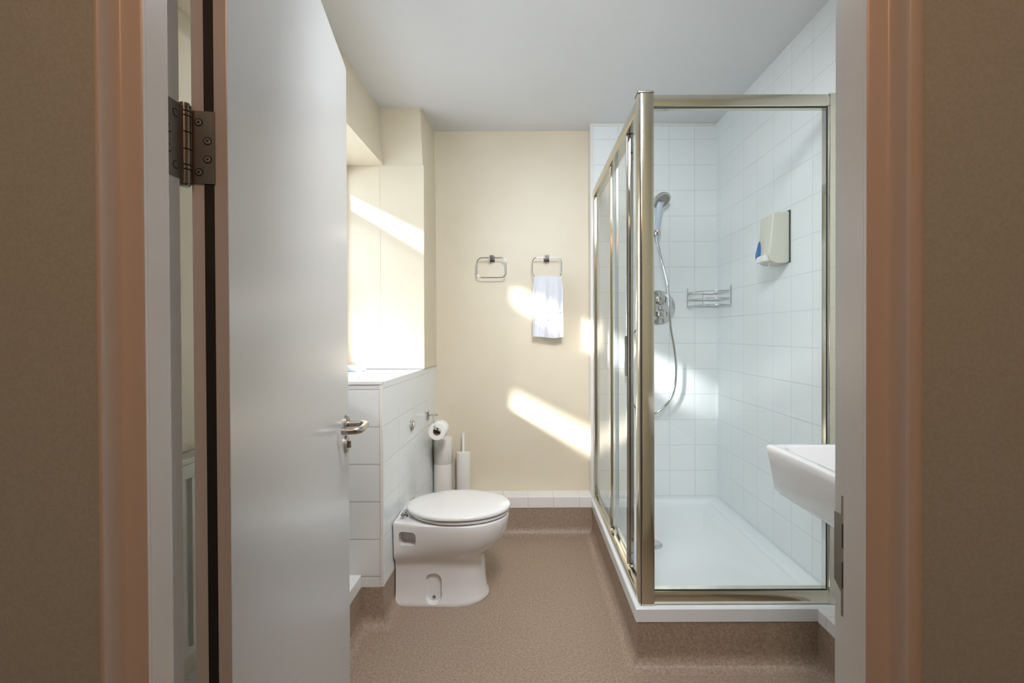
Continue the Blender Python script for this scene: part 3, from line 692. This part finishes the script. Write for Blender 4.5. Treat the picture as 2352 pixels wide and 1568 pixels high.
# far fixed pane with its stile, sliding door with two stiles
gpane('fixed_glass', [(0.4095, 2.310, 0.236), (0.4095, 2.795, 0.236), (0.4095, 2.795, 1.928), (0.4095, 2.310, 1.928)])
bm = B(); box(bm, 0.404, 0.4155, 2.292, 2.325, 0.236, 1.928, 0.002); obj('stile', bm, 'frame', enc)
sd = gpane('sliding_door', [(0.4235, 1.96, 0.240), (0.4235, 2.36, 0.240), (0.4235, 2.36, 1.926), (0.4235, 1.96, 1.926)])
bm = B(); box(bm, 0.416, 0.431, 1.925, 1.965, 0.238, 1.927, 0.003); box(bm, 0.405, 0.416, 1.930, 1.948, 0.238, 1.927, 0.003); obj('stile', bm, 'chrome', sd)
bm = B(); box(bm, 0.4175, 0.430, 2.36, 2.385, 0.238, 1.927, 0.003); obj('stile', bm, 'frame', sd)
for z in (0.245, 1.905):
    bm = B(); lathe(bm, [(0.0001, 0), (0.010, 0), (0.010, 0.008), (0.0001, 0.008)], (0.4345, 1.985, z), (1, 0, 0), 18)
    obj('roller', bm, 'darkmetal', sd, 30)
bm = B(); box(bm, 0.398, 0.405, 1.932, 1.946, 0.98, 1.14, 0.003); obj('handle', bm, 'chrome', sd)

# ------------------------------------------------------------------ shower fittings
VX, VZ = 0.772, 1.2975
valve = thing('shower_valve', (VX, YS, VZ), 'round chrome shower valve plate with two knobs on tiles', 'shower valve')
yv = YS-0.0006
bm = B(); lathe(bm, [(0.0001, 0), (0.096, 0), (0.0975, 0.002), (0.0965, 0.006), (0.090, 0.009), (0.0001, 0.010)], (VX, yv, VZ), (0, -1, 0), 56); obj('back_plate', bm, 'chrome', valve, 25)
for dz in (0.045, -0.040):
    bm = B(); r_ = 0.028; rings = []
    for h_, f_ in ((0.008, 0.95), (0.014, 0.95), (0.018, 1.0), (0.045, 0.92), (0.050, 0.80), (0.052, 0.01)):
        rings.append([Vector((VX+0.015+r_*f_*(1+0.07*math.cos(5*a))*math.cos(a), yv-h_, VZ+dz+r_*f_*(1+0.07*math.cos(5*a))*math.sin(a))) for a in [2*PI*k/50 for k in range(50)]])
    loft(bm, rings); obj('knob', bm, 'chrome', valve, 30)
bm = B(); lathe(bm, [(0.012, 0.008), (0.012, 0.035), (0.0001, 0.036)], (VX-0.035, yv, VZ-0.062), (0, -1, 0), 20); obj('outlet', bm, 'chrome', valve, 30)
# hand shower
HSM = Matrix.Translation((-0.022, 0, -0.028))
hs = thing('hand_shower', (0.775, YS-0.05, 1.735), 'chrome hand shower head held in bracket above the valve', 'shower head')
bm = B(); box(bm, 0.750, 0.790, yv-0.012, yv, 1.725, 1.765, 0.004); tube(bm, [(0.770, yv-0.010, 1.742), (0.773, yv-0.045, 1.742)], 0.010, 16)
lathe(bm, [(0.0165, -0.014), (0.0175, -0.012), (0.0175, 0.012), (0.0165, 0.014)], (0.774, yv-0.060, 1.742), (0.03, -0.12, 1), 24)
bm.transform(HSM); obj('bracket', bm, 'chrome', hs, 35)
bm = B(); P = catmull([(0.772, yv-0.058, 1.712), (0.774, yv-0.062, 1.76), (0.777, yv-0.072, 1.83), (0.781, yv-0.086, 1.885), (0.786, yv-0.098, 1.905)], 6)
tube(bm, P, [0.0095+0.0085*min(1, k/14) for k in range(len(P))], 18); bm.transform(HSM); obj('handle', bm, 'greyplastic', hs, 60)
hd_n = Vector((0.28, -0.62, -0.74)).normalized()
hc = Vector((0.790, yv-0.085, 1.920))
bm = B(); lathe(bm, [(0.0001, -0.024), (0.024, -0.019), (0.045, -0.008), (0.0525, 0.004), (0.052, 0.012), (0.047, 0.0145)], hc, hd_n, 44); bm.transform(HSM); obj('head_shell', bm, 'chrome', hs, 40)
bm = B(); lathe(bm, [(0.047, 0.0135), (0.042, 0.0155), (0.0001, 0.0165)], hc, hd_n, 44)
u_ = hd_n.orthogonal().normalized(); v_ = hd_n.cross(u_)
for rr_, nn in ((0.010, 6), (0.019, 12), (0.028, 18), (0.037, 24)):
    for k in range(nn):
        a = 2*PI*k/nn; lathe(bm, [(0.0018, 0.015), (0.0016, 0.018), (0.0001, 0.0184)], hc+(u_*math.cos(a)+v_*math.sin(a))*rr_, hd_n, 8, mi=1)
bm.transform(HSM); obj('spray_face', bm, ['satin', 'darkmetal'], hs, 40)
# hose (bottom loop)
s_ = 400.0
hz = [(0.750, 1.688, 0.058), (0.760, 1.64, 0.055), (0.785, 1.54, 0.05), (0.806, 1.42, 0.070), (0.814, 1.30, 0.080), (0.828, 1.18, 0.060), (0.852, 1.06, 0.045), (0.863, 0.94, 0.04), (0.850, 0.82, 0.04), (0.800, 0.735, 0.04), (0.725, 0.69, 0.04), (0.640, 0.72, 0.04), (0.590, 0.83, 0.04), (0.575, 0.97, 0.04), (0.600, 1.11, 0.045), (0.680, 1.215, 0.05), (0.735, 1.2355, 0.042)]
bm = B(); tube(bm, catmull([(x, yv-d, z) for x, z, d in hz], 8), 0.0065, 12); 
hose = tag(obj('shower_hose', bm, 'chrome', None, 60), 'long flexible chrome shower hose looping below the hand shower', 'hose')
# corner basket
bk = thing('wire_basket', (1.03, 2.78, 1.30), 'small chrome wire shelf basket in the shower corner', 'basket')
pA = Vector((0.938, YS-0.006, 0)); pC = Vector((XR-0.008, YS-0.008, 0)); pB = Vector((XR-0.006, 2.628, 0)); pM = Vector((0.955, 2.70, 0))
front = catmull([pA, Vector((0.945, 2.765, 0)), Vector((0.975, 2.68, 0)), Vector((1.04, 2.635, 0)), pB], 6)
for k, z in enumerate((1.3025, 1.338, 1.376)):
    bm = B(); tube(bm, [p+Vector((0, 0, z)) for p in front], 0.0026, 8)
    tube(bm, [pA+Vector((0, 0, z)), pC+Vector((0, 0, z)), pB+Vector((0, 0, z))], 0.0026, 8)
    obj('rail', bm, 'chrome', bk, 50)
bm = B()
for k in range(1, 8):
    t = k/8; a = front[int(t*(len(front)-1))]; c = pC+(pA-pC)*max(0, 1-2*t) if t < 0.5 else pC+(pB-pC)*(2*t-1)
    tube(bm, [a+Vector((0, 0, 1.3025)), c+Vector((0, 0, 1.3025))], 0.0018, 8)
obj('wire_base', bm, 'chrome', bk, 50)
for p in (pA, pB, front[len(front)//2]):
    bm = B(); tube(bm, [p+Vector((0, 0, 1.298)), p+Vector((0, 0, 1.405 if p is not front[len(front)//2] else 1.378))], 0.0040 if p is not front[len(front)//2] else 0.0022, 10); obj('upright', bm, 'chrome', bk, 50)
bm = B()
for z in (1.340, 1.374): box(bm, 0.965, 1.085, YS-0.0105, YS-0.0085, z, z+0.012, 0.0005)
obj('reflection_strip', bm, 'plastic', bk)  # white strips standing in for reflections on the basket bars
# soap dispenser on the right wall
sd_ = thing('soap_dispenser', (XR, 2.10, 1.437), 'white wall soap dispenser with a blue drop window', 'soap dispenser')
bm = B()
xw = XR-0.001
prof = [(0.0, 1.656), (0.058, 1.650), (0.070, 1.645), (0.082, 1.52), (0.088, 1.475), (0.078, 1.452), (0.060, 1.440), (0.012, 1.440), (0.0, 1.448)]
y0_, y1_ = 2.052, 2.160
rings = []
for f_, y in ((0.93, y0_), (0.98, y0_+0.003), (1.0, y0_+0.008), (1.0, y1_-0.008), (0.98, y1_-0.003), (0.93, y1_)):
    rings.append([Vector((xw-d*f_, y, 1.548+(z-1.548)*(0.985+0.015*(f_ > 0.97)))) for d, z in prof])
loft(bm, rings); obj('case', bm, 'offwhite', sd_, 25)
bm = B(); box(bm, XR-0.004, XR-0.0003, 2.046, 2.166, 1.443, 1.660, 0.001); obj('back_plate', bm, 'darkmetal', sd_)
bm = B(); dp = []
for k in range(40):
    a = 2*PI*k/40; rr_ = 0.018
    yy = rr_*math.sin(a)*math.sin(a/2)**1.3*1.35; zz = -0.041*math.cos(a)*-1
    dp.append((yy, zz))
def facex(z):   # front of the case at height z
    for (d0, z0_), (d1, z1_) in zip(prof[:-1], prof[1:]):
        if z1_ <= z <= z0_ and z0_ > z1_: return xw-(d0+(d1-d0)*(z0_-z)/(z0_-z1_))
    return xw-0.088
loft(bm, [[Vector((facex(1.503+z)+0.001, 2.142+y, 1.503+z)) for y, z in dp], [Vector((facex(1.503+z)-0.006, 2.142+y, 1.503+z)) for y, z in dp], [Vector((facex(1.503+z*0.8)-0.0085, 2.142+y*0.7, 1.503+z*0.8)) for y, z in dp]])
obj('drop_window', bm, 'blue', sd_, 40, 'blue drop-shaped window')
bm = B(); box(bm, xw-0.096, xw-0.074, 2.068, 2.145, 1.450, 1.478, 0.006, 3); obj('push_bar', bm, 'plastic', sd_)
bm = B(); tube(bm, [(xw-0.060, 2.10, 1.443), (xw-0.060, 2.10, 1.430)], 0.006, 14); obj('nozzle', bm, 'plastic', sd_, 40)

# ------------------------------------------------------------------ basin on the right wall
bs = thing('wash_basin', (0.91, 1.15, 0.69), 'white square-edged wall basin partly hidden by the right jamb', 'basin')
bm = B()
def rb(x0, y0, y1, r, z, x1=XR-0.001): return rr2(x0, x1, y0, y1, r, z, 6)
loft(bm, [rb(0.748, 0.905, 1.405, 0.02, 0.684), rb(0.732, 0.890, 1.420, 0.02, 0.688), rb(0.722, 0.880, 1.430, 0.018, 0.700), rb(0.709, 0.868, 1.442, 0.016, 0.800), rb(0.706, 0.865, 1.445, 0.016, 0.816), rb(0.708, 0.867, 1.443, 0.016, 0.821), rb(0.713, 0.872, 1.438, 0.014, 0.8235)] +
     [rr2(0.731, 0.985, 0.890, 1.420, 0.05, 0.8235, 6), rr2(0.738, 0.980, 0.897, 1.412, 0.05, 0.819, 6), rr2(0.755, 0.965, 0.93, 1.38, 0.06, 0.775, 6), rr2(0.785, 0.945, 0.98, 1.33, 0.06, 0.735, 6), rr2(0.83, 0.90, 1.08, 1.23, 0.03, 0.722, 6)])
obj('bowl', bm, 'ceramic', bs, 40)
bm = B(); lathe(bm, [(0.0001, 0), (0.022, 0), (0.020, 0.003), (0.0001, 0.003)], (0.865, 1.155, 0.7225), n=24); obj('waste', bm, 'chrome', bs, 30)
